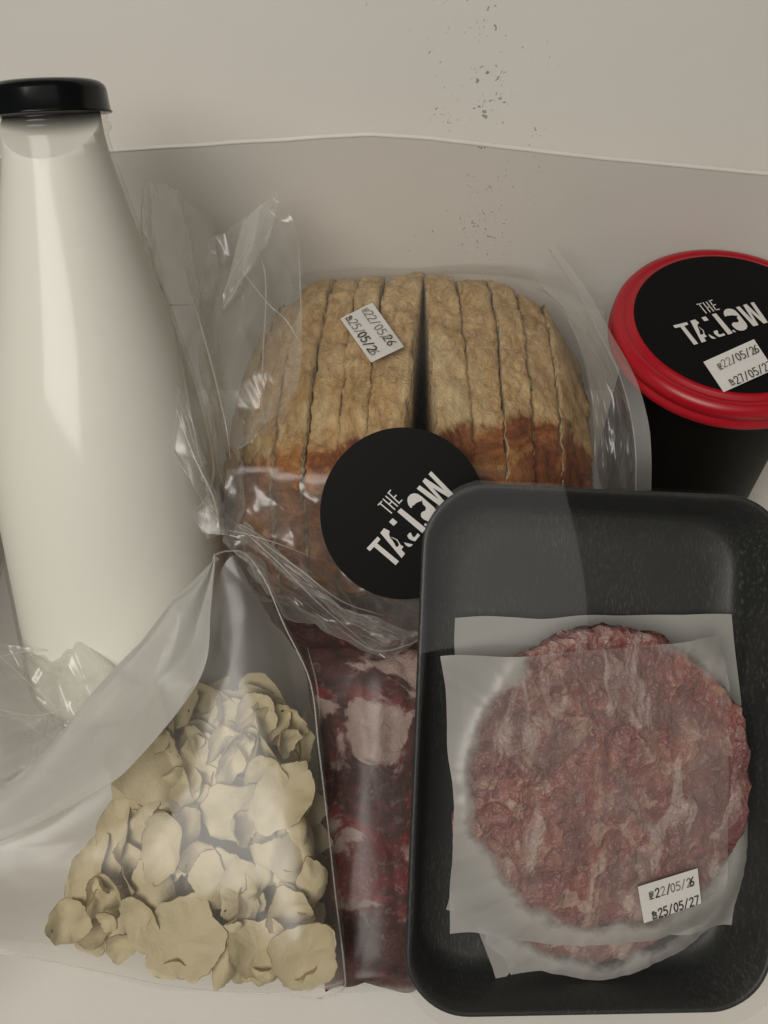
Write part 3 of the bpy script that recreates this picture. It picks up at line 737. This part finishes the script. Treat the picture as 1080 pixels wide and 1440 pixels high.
# ------------------------------------------------------------------ dried slices (crisps) and their pouch
crisp_id = 0
def crisp(px, py, d, wpx, hpx, ang, tx=0, ty=0, bend=.3, seed=0, label=None, rough=.16):
    """one thin irregular slice: centre, size in photo px, in-plane angle, tilts and curl"""
    global crisp_id
    crisp_id += 1
    seed = seed or crisp_id * 13 + 5
    a = wpx * .5 * d / FPX; b = hpx * .5 * d / FPX
    c = W(px, py, d); N = 60; K = 8; RK = (0, .22, .42, .60, .75, .87, .945, .982, 1.0); vs = []; fs = []
    Rm = Matrix.Rotation(math.radians(ang), 3, 'Z') @ Matrix.Rotation(math.radians(tx), 3, 'X') @ Matrix.Rotation(math.radians(ty), 3, 'Y')
    B = Matrix(((1, 0, 0), (0, UPV.y, -DIR.y), (0, UPV.z, -DIR.z)))
    rr = random.Random(seed); cu, cv = bend * rr.uniform(.5, 1.3), bend * rr.uniform(-.7, .7); sm = (a + b) * .5
    th = .0006
    if rr.random() < .4: cu = -cu
    cuts = [(rr.uniform(0, 6.28), rr.uniform(.66, .95)) for _ in range(rr.choice((0, 1, 1, 2)))]
    def pt(r, q, off):
        e = 1 + rough * 1.3 * noise.noise((math.cos(q) * 1.1 + seed, math.sin(q) * 1.1, 1.3)) + rough * .5 * noise.noise((math.cos(q) * 3.2 + seed, math.sin(q) * 3.2, 5.3)) + rough * .22 * noise.noise((math.cos(q) * 9 + seed, math.sin(q) * 9, 9.3))
        for (qc, dc) in cuts:
            cc = math.cos(q - qc)
            if cc > 1e-3: e = min(e, dc / cc * (1 + .05 * noise.noise((q * 7, seed, 2))))
        x = a * r * e * math.cos(q); y = b * r * e * math.sin(q)
        z = cu * x * x / sm + cv * y * y / sm + sm * (.10 + .30 * bend) * noise.noise((x / sm * 1.3 + seed, y / sm * 1.3, 3)) + sm * .03 * noise.noise((x / sm * 4 + seed, y / sm * 4, 8)) * (1 + r) + sm * .30 * bend * noise.noise((x / sm * .9 + seed * 1.7, y / sm * .9, 11)) + cu * .5 * r ** 4 * sm * .35
        return c + B @ (Rm @ Vector((x, y, z + off)))
    for side in (1, -1):
        vs.append(pt(0, 0, th * .5 * side))
        for k_ in range(1, K + 1):
            for s in range(N): vs.append(pt(RK[k_], 2 * math.pi * s / N, th * .5 * side ))
    S = 1 + K * N
    for si, side in enumerate((0, S)):
        for s in range(N):
            s2 = (s + 1) % N
            f = (side, side + 1 + s, side + 1 + s2); fs.append(f if si == 0 else f[::-1])
            for k_ in range(K - 1):
                f = (side + 1 + k_ * N + s, side + 1 + (k_ + 1) * N + s, side + 1 + (k_ + 1) * N + s2, side + 1 + k_ * N + s2)
                fs.append(f if si == 0 else f[::-1])
    nface = len(fs)
    for s in range(N):
        s2 = (s + 1) % N; t = 1 + (K - 1) * N
        fs.append((t + s, S + t + s, S + t + s2, t + s2))
    o = mesh('dried_slice', vs, fs, M['crisp'], None, loc=c)
    o.data.materials.append(M['crisp_edge'])
    for i_, p in enumerate(o.data.polygons):
        if i_ >= nface: p.material_index = 1; p.use_smooth = False
        elif all(v_ % S > (K - 2) * N for v_ in p.vertices) and noise.noise((p.center.x * 260 + seed, p.center.y * 260, 4)) > .08: p.material_index = 1
    rim = set(range(1 + (K - 1) * N, 1 + K * N)) | set(range(S + 1 + (K - 1) * N, S + 1 + K * N))
    for e_ in o.data.edges:
        if e_.vertices[0] in rim and e_.vertices[1] in rim: e_.use_edge_sharp = True
    tag(o, label or 'thin pale yellow dried slice packed in the pile inside the clear pouch', 'dried slice', 'dried slices in the clear pouch')
    return o
rf = random.Random(21)
# deep fill so that no gap shows the back of the pouch
for i in range(75):
    v = rf.random(); py = 985 + v * 380
    lo = 175 - max(0, (py - 1080)) * .32; lo = max(lo, 100); hi = 415 + (py - 985) * .12
    px = rf.uniform(lo + 15, hi - 12)
    if py < 1040: px = rf.uniform(200, 400)
    if py > 1310: py -= 25; px = rf.uniform(190, 440)
    fl = .388 / ((1133 + .574 * (py - 720)) / 1383)
    d = min(.358, fl - .006) - rf.uniform(0, .008)
    s = rf.uniform(60, 115)
    crisp(px, py, d, s, s * rf.uniform(.7, 1.2), rf.uniform(0, 180), rf.uniform(-35, 35), rf.uniform(-35, 35), rf.uniform(.2, .6), label='thin pale yellow dried slice deep in the pile inside the clear pouch')
G = [  # px, py, depth, w, h, angle, tiltx, tilty, curl, label
 (245, 1062, .352, 165, 150, 20, -8, 10, .15, 'largest flat dried slice, upper left of the pile in the clear pouch'),
 (272, 995, .354, 95, 42, 12, 30, 0, .6, 'curled dried slice with a dark rim at the top of the pile'),
 (315, 1000, .350, 40, 50, 0, 0, 45, .9, 'small curled sliver at the pile top between two dried slices'),
 (362, 1000, .347, 58, 78, 8, 10, -5, .35, 'upright dried slice standing highest at the top right of the pile'),
 (345, 1040, .345, 75, 62, -20, 20, 15, .5, 'tilted dried slice just below the upright one at the top right'),
 (322, 1032, .341, 70, 34, 22, 40, 0, .6, 'narrow dried slice bent over below the upright one'),
 (328, 1062, .340, 40, 85, -28, 0, 35, .4, 'slim dried slice slanting right of the pear-shaped one'),
 (400, 1040, .346, 40, 45, 0, 10, 30, .4, 'small dried slice at the upper right edge of the pile'),
 (282, 1078, .342, 58, 92, 10, 0, 12, .35, 'pear-shaped dried slice with a dark left rim near the pile top'),
 (250, 1095, .345, 50, 40, 30, 20, 0, .3, 'small dried scrap left of the pear-shaped slice'),
 (372, 1092, .337, 56, 72, 18, 12, 5, .3, 'leaf-shaped dried slice above the round rough one'),
 (400, 1118, .334, 78, 118, -28, -5, -18, .3, 'large pale dried slice along the right side of the pile'),
 (335, 1142, .336, 98, 98, 0, 5, 0, .2, 'round rough dried slice in the middle of the pile'),
 (292, 1128, .340, 40, 40, 0, 20, 30, .5, 'small dried scrap left of the round rough slice'),
 (262, 1180, .335, 50, 118, -12, 0, 10, .4, 'narrow dried slice tucked behind the long oval one'),
 (238, 1180, .332, 66, 122, -14, 5, -6, .35, 'long oval dried slice lying foremost on the left of the pile'),
 (192, 1150, .343, 44, 90, -20, 0, -40, .7, 'dark-edged dried slice turned on edge left of the oval one'),
 (182, 1120, .346, 55, 110, 10, 0, 10, .2, 'tall dried slice at the upper left edge of the pile'),
 (160, 1180, .343, 52, 120, -8, 0, -12, .3, 'long dried slice leaning at the left side of the pile'),
 (128, 1220, .342, 48, 100, -14, 5, -15, .3, 'second dried slice from the far left, standing tall'),
 (150, 1255, .339, 50, 70, 15, 10, 10, .4, 'dried slice at the left below the two tall leaning ones'),
 (183, 1225, .339, 45, 85, 20, 0, 35, .7, 'curled dried slice left of and below the long oval one'),
 (218, 1262, .333, 58, 120, 12, 0, 10, .35, 'long dried slice directly below the foremost oval one'),
 (95, 1296, .341, 66, 58, 30, 10, 15, .3, 'dried slice lying lowest at the far left end of the pile'),
 (310, 1238, .331, 100, 92, -20, 8, 8, .25, 'broad dried slice below the round rough one in the middle'),
 (285, 1205, .336, 60, 60, 10, 15, 10, .4, 'dried slice between the oval one and the broad middle one'),
 (386, 1228, .330, 80, 95, 35, 25, -30, .9, 'folded dried slice with dark curled edges on the right of the pile'),
 (362, 1255, .332, 36, 110, -22, 0, 50, .8, 'thin dried slice on edge left of the folded dark-edged one'),
 (425, 1192, .334, 52, 90, 10, 0, 30, .6, 'curved dried slice at the right edge above the folded one'),
 (440, 1250, .331, 48, 74, -10, 10, 20, .4, 'dried slice at the right edge below the folded one'),
 (408, 1275, .331, 70, 60, 20, 20, 10, .5, 'dried slice right below the folded dark-edged one'),
 (196, 1298, .331, 52, 80, 35, -5, 10, .25, 'small leaf-like dried slice lower left, below the tall leaning ones'),
 (172, 1330, .334, 45, 48, 0, 10, 10, .3, 'small dried slice at the lower left bottom of the pile'),
 (265, 1322, .3285, 114, 118, 5, -8, 4, .15, 'wide jagged dried slice at the lower middle of the pile'),
 (318, 1345, .3265, 48, 95, -15, 0, 20, .4, 'narrow dried slice right of the wide jagged one at the bottom'),
 (362, 1335, .3270, 84, 88, 25, 0, 6, .25, 'square-edged dried slice left of the round bright one at lower right'),
 (340, 1290, .331, 44, 70, -30, 0, 40, .7, 'thin dried slice on edge above the square-edged bottom one'),
 (432, 1340, .3225, 100, 104, 10, -4, -6, .15, 'round bright dried slice at the lower right corner of the pile'),
 (372, 1378, .3260, 74, 34, 5, 30, 0, .4, 'flat dried slice along the bottom fold under the square-edged one'),
 (432, 1380, .3230, 60, 28, 15, 35, 10, .5, 'flat dried slice along the bottom under the round bright one'),
 (236, 1366, .3320, 56, 30, -10, 30, 0, .4, 'flat dried slice along the bottom fold under the wide jagged one')]
for (px, py, d, ww, hh, an, tx_, ty_, bd, lab) in G:
    crisp(px, py, d, ww * .98, hh * .98, an, tx_ + rf.uniform(-14, 14), ty_ + rf.uniform(-14, 14), bd * 1.3 + .08, label=lab, rough=.20)

for i in range(44):                       # small broken bits lodged between the larger slices
    py = rf.uniform(1000, 1372); lo = max(185 - max(0, py - 1080) * .34, 95) + 12; hi = 415 + (py - 985) * .13 - 14
    if py > 1330: lo = 190
    px = rf.uniform(lo, hi); d = .3500 - (py - 1000) / 380 * .0215 + rf.uniform(-.003, .006)
    sz = rf.uniform(24, 58)
    crisp(px, py, d, sz, sz * rf.uniform(.6, 1.3), rf.uniform(0, 180), rf.uniform(-45, 45), rf.uniform(-45, 45), rf.uniform(.4, 1.0), label='small broken bit lodged between larger dried slices in the clear pouch', rough=.24)

pouch = empty('clear_pouch', W(260, 1395, .34), 'clear plastic pouch of pale dried slices with its top folded over', 'plastic pouch')
rows = [[W(-60, 1120, .338), W(60, 1100, .336), W(190, 1010, .333), W(285, 860, .331), W(318, 790, .332), W(345, 778, .334)],
        [W(-60, 1150, .334), W(80, 1120, .332), W(200, 1040, .329), W(300, 930, .328), W(370, 860, .330), W(405, 888, .335)],
        [W(-60, 1200, .331), W(90, 1170, .329), W(210, 1090, .326), W(310, 1010, .325), W(400, 960, .328), W(438, 958, .335)],
        [W(-60, 1250, .329), W(100, 1220, .325), W(220, 1170, .322), W(320, 1130, .320), W(420, 1120, .322), W(460, 1130, .333)],
        [W(-60, 1290, .330), W(100, 1280, .325), W(220, 1260, .319), W(320, 1260, .317), W(430, 1265, .317), W(474, 1265, .328)],
        [W(-60, 1320, .333), W(100, 1330, .327), W(220, 1345, .320), W(320, 1350, .317), W(430, 1350, .314), W(484, 1360, .325)],
        [W(-60, 1326, .337), W(100, 1350, .332), W(220, 1376, .3245), W(320, 1386, .3215), W(430, 1394, .3175), W(485, 1384, .3255)],
        [W(-60, 1330, .343), W(100, 1360, .340), W(220, 1386, .334), W(320, 1392, .331), W(430, 1400, .326), W(484, 1388, .328)]]
loft('front_film', rows, M['film_front'], pouch, 110, 130, 0.0020, make_fold(81, 5, (.35, .9)))
back = [[W(-60, 1000, .372), W(120, 960, .366), W(250, 880, .360), W(320, 785, .342), W(345, 778, .336)],
        [W(-60, 1120, .366), W(120, 1080, .378), W(250, 1020, .380), W(380, 950, .372), W(438, 958, .338)],
        [W(-60, 1250, .358), W(120, 1250, .364), W(250, 1230, .366), W(400, 1230, .364), W(466, 1200, .334)],
        [W(-60, 1330, .346), W(100, 1358, .346), W(250, 1388, .345), W(400, 1400, .344), W(484, 1388, .330)]]
loft('back_film', back, M['film'], pouch, 60, 70, 0.003, make_fold(83, 4, (.3, .8)), pin=.1)
# folded-over top, doubled film
loft('folded_top', [[W(-40, 1198, 0.3280), W(40, 1165, 0.3240), W(150, 1105, 0.3190), W(200, 1060, 0.3160), W(262, 985, 0.3130), W(290, 930, 0.3140), W(296, 860, 0.3170), W(303, 782, 0.3280)],
                    [W(-40, 1160, 0.3290), W(30, 1120, 0.3240), W(110, 1050, 0.3180), W(160, 1000, 0.3150), W(215, 935, 0.3130), W(250, 890, 0.3140), W(275, 845, 0.3170), W(302, 781, 0.3280)],
                    [W(-40, 1130, 0.3320), W(20, 1090, 0.3280), W(85, 1030, 0.3230), W(130, 975, 0.3210), W(180, 915, 0.3190), W(225, 865, 0.3190), W(262, 828, 0.3210), W(301, 780, 0.3290)]],
     M['film_flap'], pouch, 120, 40, 0.0030, make_fold(91, 4, (.35, .9)))
def pedge(pts, r=.0003): tube('film_edge_glint', [W(*p) for p in pts], r, M['film_edge_glint'], pouch, n=60)  # pouch edge and wrinkle highlights built as whitish tubes
pedge([(300, 781, .329), (320, 775, .331), (345, 779, .333), (372, 815, .334), (400, 880, .334), (436, 958, .333), (448, 1050, .332), (460, 1150, .331), (472, 1260, .326), (484, 1360, .323), (482, 1392, .325), (450, 1404, .325)])
pedge([(303, 782, .328), (296, 860, .3165), (290, 930, .3135), (262, 985, .3125), (200, 1060, .3155), (150, 1105, .3185), (40, 1165, .3235), (-30, 1194, .3275)], .00016)
pedge([(450, 1404, .325), (380, 1398, .328), (250, 1388, .333), (120, 1362, .339), (0, 1338, .342), (-50, 1328, .343)], .00022)
# slack crinkled side of the pouch at the left
loft('crinkled_side', [[W(-50, 900, .352), W(40, 905, .350), W(110, 912, .349), W(200, 935, .345)],
                       [W(-50, 960, .342), W(40, 965, .338), W(110, 985, .336), W(190, 990, .336)],
                       [W(-50, 1030, .337), W(40, 1035, .333), W(100, 1045, .331), W(150, 1040, .332)],
                       [W(-50, 1130, .338), W(20, 1110, .336), W(60, 1090, .334), W(100, 1070, .333)]], M['film_loose'], pouch, 90, 90, 0.013, make_fold(97, 7, (.25, .7)), amp2=0.0030)
for pts in ([(-20, 905, .345), (30, 950, .337), (80, 1000, .333), (112, 1030, .330)], [(-20, 990, .336), (30, 1005, .334), (70, 1003, .333), (110, 985, .334)],
            [(-10, 925, .343), (50, 915, .346), (110, 920, .346), (175, 945, .343)], [(40, 1020, .333), (65, 1035, .331), (100, 1035, .330)]):
    pedge(pts, .00018)

# ------------------------------------------------------------------ tray of patties
TL_, TR_, BL_ = W(598, 676, .318), W(1112, 700, .333), W(584, 1432, .317)
o0 = TL_.copy(); tx = (TR_ - TL_); WT = tx.length; tx.normalize()
ty = (TL_ - BL_); ty = (ty - tx * ty.dot(tx)); HT = ty.length; ty.normalize(); tn = tx.cross(ty)
tc = o0 + tx * WT * .5 - ty * HT * .5
tray = empty('foam_tray', tc - ty * HT * .5 - tn * .02, 'charcoal foam tray with rounded corners leaning at the front right', 'tray')
def TP(a, b, h): return tc + tx * a + ty * b + tn * h       # a, b from the tray centre, h above the rim plane
def tray_px(px, py, h):                                     # tray coordinates of a photo position at height h
    r = ray(px, py); q = TP(0, 0, h); t = (q - CAM).dot(tn) / r.dot(tn); p = CAM + r * t - tc
    return p.dot(tx), p.dot(ty)
def rrect(w_, h_, r, n=14):
    out = []
    for (cx, cy_, a0) in ((w_ - r, h_ - r, 0), (-w_ + r, h_ - r, 90), (-w_ + r, -h_ + r, 180), (w_ - r, -h_ + r, 270)):
        for i in range(n + 1):
            q = math.radians(a0 + 90 * i / n); out.append((cx + r * math.cos(q), cy_ + r * math.sin(q)))
    return out
FL = -.0235
hw, hh = WT / 2, HT / 2
loops = [(-.008, .016, -.0270), (-.0085, .017, -.0260), (.0, .022, -.002), (.0, .022, 0), (-.0005, .0216, .0004), (-.0012, .0212, .0004), (-.0018, .0208, -.0002), (-.0030, .0200, -.005), (-.0062, .019, -.0170), (-.0072, .0185, -.0215), (-.0100, .0175, FL), (-.018, .014, FL - .0004)]
vs = []; fs = []; n = None
for (ins, rad, h) in loops:
    L = rrect(hw + ins, hh + ins, rad); n = len(L)
    vs += [TP(a + .0004 * noise.noise((a * 60, b * 60, 1)), b + .0004 * noise.noise((a * 60, b * 60, 4)), h + .0007 * noise.noise((a * 25, b * 25, 0))) for a, b in L]
for i in range(len(loops) - 1):
    for s in range(n):
        s2 = (s + 1) % n; fs.append((i * n + s, i * n + s2, (i + 1) * n + s2, (i + 1) * n + s))
fs.append(tuple((len(loops) - 1) * n + s for s in range(n))); fs.append(tuple(range(n))[::-1])
# tray mesh is stored in the tray's own axes so that its brushed grain follows it
RT = Matrix(((tx.x, ty.x, tn.x), (tx.y, ty.y, tn.y), (tx.z, ty.z, tn.z)))
def own_axes(o):
    """turn a part so that its local axes are the tray's: material grain and masks follow the tray"""
    inv = RT.transposed()
    for v in o.data.vertices: v.co = inv @ v.co
    o.rotation_euler = RT.to_euler()
    return o
own_axes(mesh('shell', vs, fs, M['tray'], tray))

PT = .0105
pa = tray_px(855, 1093, FL + 2 * PT + .001); pb = tray_px(838, 1158, FL + PT)
RA = .0487; RB = .0472
def edge_r(q, seed): return 1 + .045 * noise.noise((math.cos(q) * 1.5 + seed, math.sin(q) * 1.5, 0)) + .030 * noise.noise((math.cos(q) * 5 + seed, math.sin(q) * 5, 3)) + .016 * noise.noise((math.cos(q) * 16 + seed, math.sin(q) * 16, 6))
def patty(c, rad, h0, seed, label):
    e = empty('beef_patty', TP(c[0], c[1], h0), label, 'patty')
    NR, NS = 46, 150; vs = []; fs = []
    prof = [(i / 34, 1.0) for i in range(35)] + [(1.012, .93), (1.02, .78), (1.022, .6), (1.02, .4), (1.012, .22), (.99, .08), (.96, .02), (.9, 0)]
    for (f, hh_) in prof:
        for s in range(NS):
            q = 2 * math.pi * s / NS; r = rad * f * edge_r(q, seed)
            a, b = c[0] + r * math.cos(q), c[1] + r * math.sin(q)
            bump = .0011 * noise.noise((a * 110, b * 110, seed)) + .0011 * noise.noise((a * 240, b * 240, seed)) if hh_ > .5 else 0
            side = .0009 * noise.noise((a * 300, b * 300, hh_ * 6 + seed)) if f > .97 else 0
            a += side * math.cos(q) * 2; b += side * math.sin(q) * 2
            dome = .0016 * (1 - min(f, 1) ** 3) - .0016
            vs.append(TP(a, b, h0 + PT * hh_ + (bump + dome if hh_ > .5 else 0)))
    for i in range(len(prof) - 1):
        for s in range(NS):
            s2 = (s + 1) % NS; fs.append((i * NS + s, (i + 1) * NS + s, (i + 1) * NS + s2, i * NS + s2))
    o = mesh('ground_meat', vs, fs, M['meat'], e); o.location = (0, 0, 0)
    inv = RT.transposed()
    for v in o.data.vertices: v.co = inv @ v.co
    o.rotation_euler = RT.to_euler()
    return e
HB = FL + .0022; HA = HB + PT + .0030
patty(pb, RB, HB, 2.2, 'lower ground beef patty, only its bottom rim showing under the papers')
patty(pa, RA, HA, 8.8, 'upper round ground beef patty under the sheet with the date label')

def sheet(corners, h_of, mat_args, label, wob=.0008, seed=1, bulge=0.0):
    """greaseproof square; corners TL TR BR BL in tray metres"""
    Nn = 90; A, B, C, D = [Vector(c) for c in corners]; vs = []; uv = []
    for j in range(Nn + 1):
        for i in range(Nn + 1):
            u, v = i / Nn, j / Nn
            p = A.lerp(B, u).lerp(D.lerp(C, u), v)
            ed = max(abs(u - .5), abs(v - .5)) * 2
            if bulge: p = p - Vector((0, 1)) * (bulge * math.sin(math.pi * u) ** .8 * v)
            p = p + Vector((noise.noise((v * 5, u * 5, seed)), noise.noise((u * 5, v * 5, seed + 4)))) * .0012
            h = h_of(p.x, p.y) + wob * (.3 + ed * ed) * (noise.noise((p.x * 30, p.y * 30, seed)) + .6)
            vs.append(TP(p.x, p.y, h)); uv.append((p.x, p.y))
    fs = [(j * (Nn + 1) + i, (j + 1) * (Nn + 1) + i, (j + 1) * (Nn + 1) + i + 1, j * (Nn + 1) + i + 1) for j in range(Nn) for i in range(Nn)]
    o = mesh('paper_sheet', vs, fs, mat_paper('greaseproof_paper', *mat_args), None, loc=vs[(Nn // 2) * (Nn + 1) + Nn // 2], uv=uv)
    return tag(o, label, 'paper sheet', 'greaseproof sheets between the patties')
def drape(c, rad, top_, bottom, run=.012, seed=0):
    def f(a, b):
        dx, dy = a - c[0], b - c[1]; r = math.hypot(dx, dy); q = math.atan2(dy, dx)
        e = rad * edge_r(q, seed) * 1.022
        t = min(1, max(0, (r - e + .0012) / run)); t = t * t * (3 - 2 * t) ** 1
        dome = 0.0
        return top_ + dome + (bottom - top_) * t
    return f
def TPX(l, h): return [tray_px(x, y, h) for x, y in l]
hflat = FL + .0016
def curl(a, b):
    r = math.hypot(a - pb[0], b - pb[1]); t = max(0, (r - .042) / .03); return hflat + .011 * min(1.3, t) ** 1.3
sheet(TPX([(775, 1050), (945, 1280), (741, 1416), (650, 1245)], FL + .011), curl, (RB, pb, .0), 'lowest paper sheet with a corner pointing down below both patties', .0005, 3)
sheet(TPX([(735, 1000), (905, 1180), (701, 1383), (655, 1260)], FL + .008), lambda a, b: curl(a, b) + .0006, (RB, pb, .0), 'small paper corner just above the lowest sheet at lower left', .0004, 5)
fB = drape(pb, RB, HB + PT + .0003, FL + .0032, .016, 2.2)
def lower(extra): return lambda a, b: fB(a, b) + extra
sheet(TPX([(690, 960), (990, 960), (992, 1304), (678, 1318)], FL + .006), lower(.0016), (RB * 1.02, pb, .85), 'paper sheet clinging to the lower patty and showing its bottom rim', .0003, 7, .0135)
sheet(TPX([(638, 868), (1025, 863), (1064, 1278), (660, 1272)], FL + .004), lower(.0020), (RB, pb, .3), 'rear paper sheet whose square top corners show on the tray above the patties', .0010, 9)
sheet(TPX([(690, 960), (1000, 960), (1046, 1300), (624, 1272)], FL + .004), lower(.0024), (RB, pb, .3), 'middle paper sheet with corners poking out at lower left and lower right', .0010, 11)
# top sheet, dips at left and lifts over the upper patty
fA = drape(pa, RA, HA + PT + .0014, FL + .0125, .022, 8.8)
top_sheet = sheet(TPX([(618, 922), (996, 890), (992, 1296), (632, 1312)], FL + .012), lambda a, b: fA(a, b), (RA * 1.03, pa, .95), 'top paper sheet over the upper patty with the white date label', .0008, 13)
hl = HA + PT + .0026
def TW(px, py, h): a, b = tray_px(px, py, h); return TP(a, b, h)
label_on(top_sheet, [TW(896.6, 1246.7, hl + .0004), TW(980.6, 1220.7, hl + .0004), TW(985.7, 1270, hl + .0002), TW(905.3, 1298, hl + .0002)], 'date_label', 1.68, [
    ('PRD', .37, .57, .11, .018, 0, True), ('2', .42, .58, .23, .032, 0, False), ('2', .58, .58, .23, .022, 1, False), ('/', .74, .58, .23, .034, 0, False), ('05/2', .86, .58, .23, .026, 1, False), ('6', 1.40, .58, .23, .036, 0, False),
    ('EXP', .37, .03, .11, .026, 0, True), ('25/05/27', .42, .03, .23, .034, 0, False)], 0.0002)
# stretch film pulled over the tray
rows = []; NX, NY = 70, 100; vs = []; uv = []
for j in range(NY + 1):
    for i in range(NX + 1):
        u, v = i / NX, j / NY; a = (u - .5) * WT * 1.012; b = (.5 - v) * HT * 1.008
        # clip the corners to the tray's outline
        rx, ry = hw + .0008 - .022, hh + .0008 - .022
        ca, cb = max(0, abs(a) - rx), max(0, abs(b) - ry); L = math.hypot(ca, cb)
        if L > .0225:
            ca, cb = ca * .0225 / L, cb * .0225 / L
            a = math.copysign(min(abs(a), rx) + ca, a); b = math.copysign(min(abs(b), ry) + cb, b)
        h = max(.0017, HA + PT + .0034) + .00025 * noise.noise((a * 22, b * 22, 3))
        vs.append(TP(a, b, h)); uv.append((u, v))
fs = [(j * (NX + 1) + i, (j + 1) * (NX + 1) + i, (j + 1) * (NX + 1) + i + 1, j * (NX + 1) + i + 1) for j in range(NY) for i in range(NX)]
mesh('stretch_film', vs, fs, M['wrap'], tray, uv=uv)
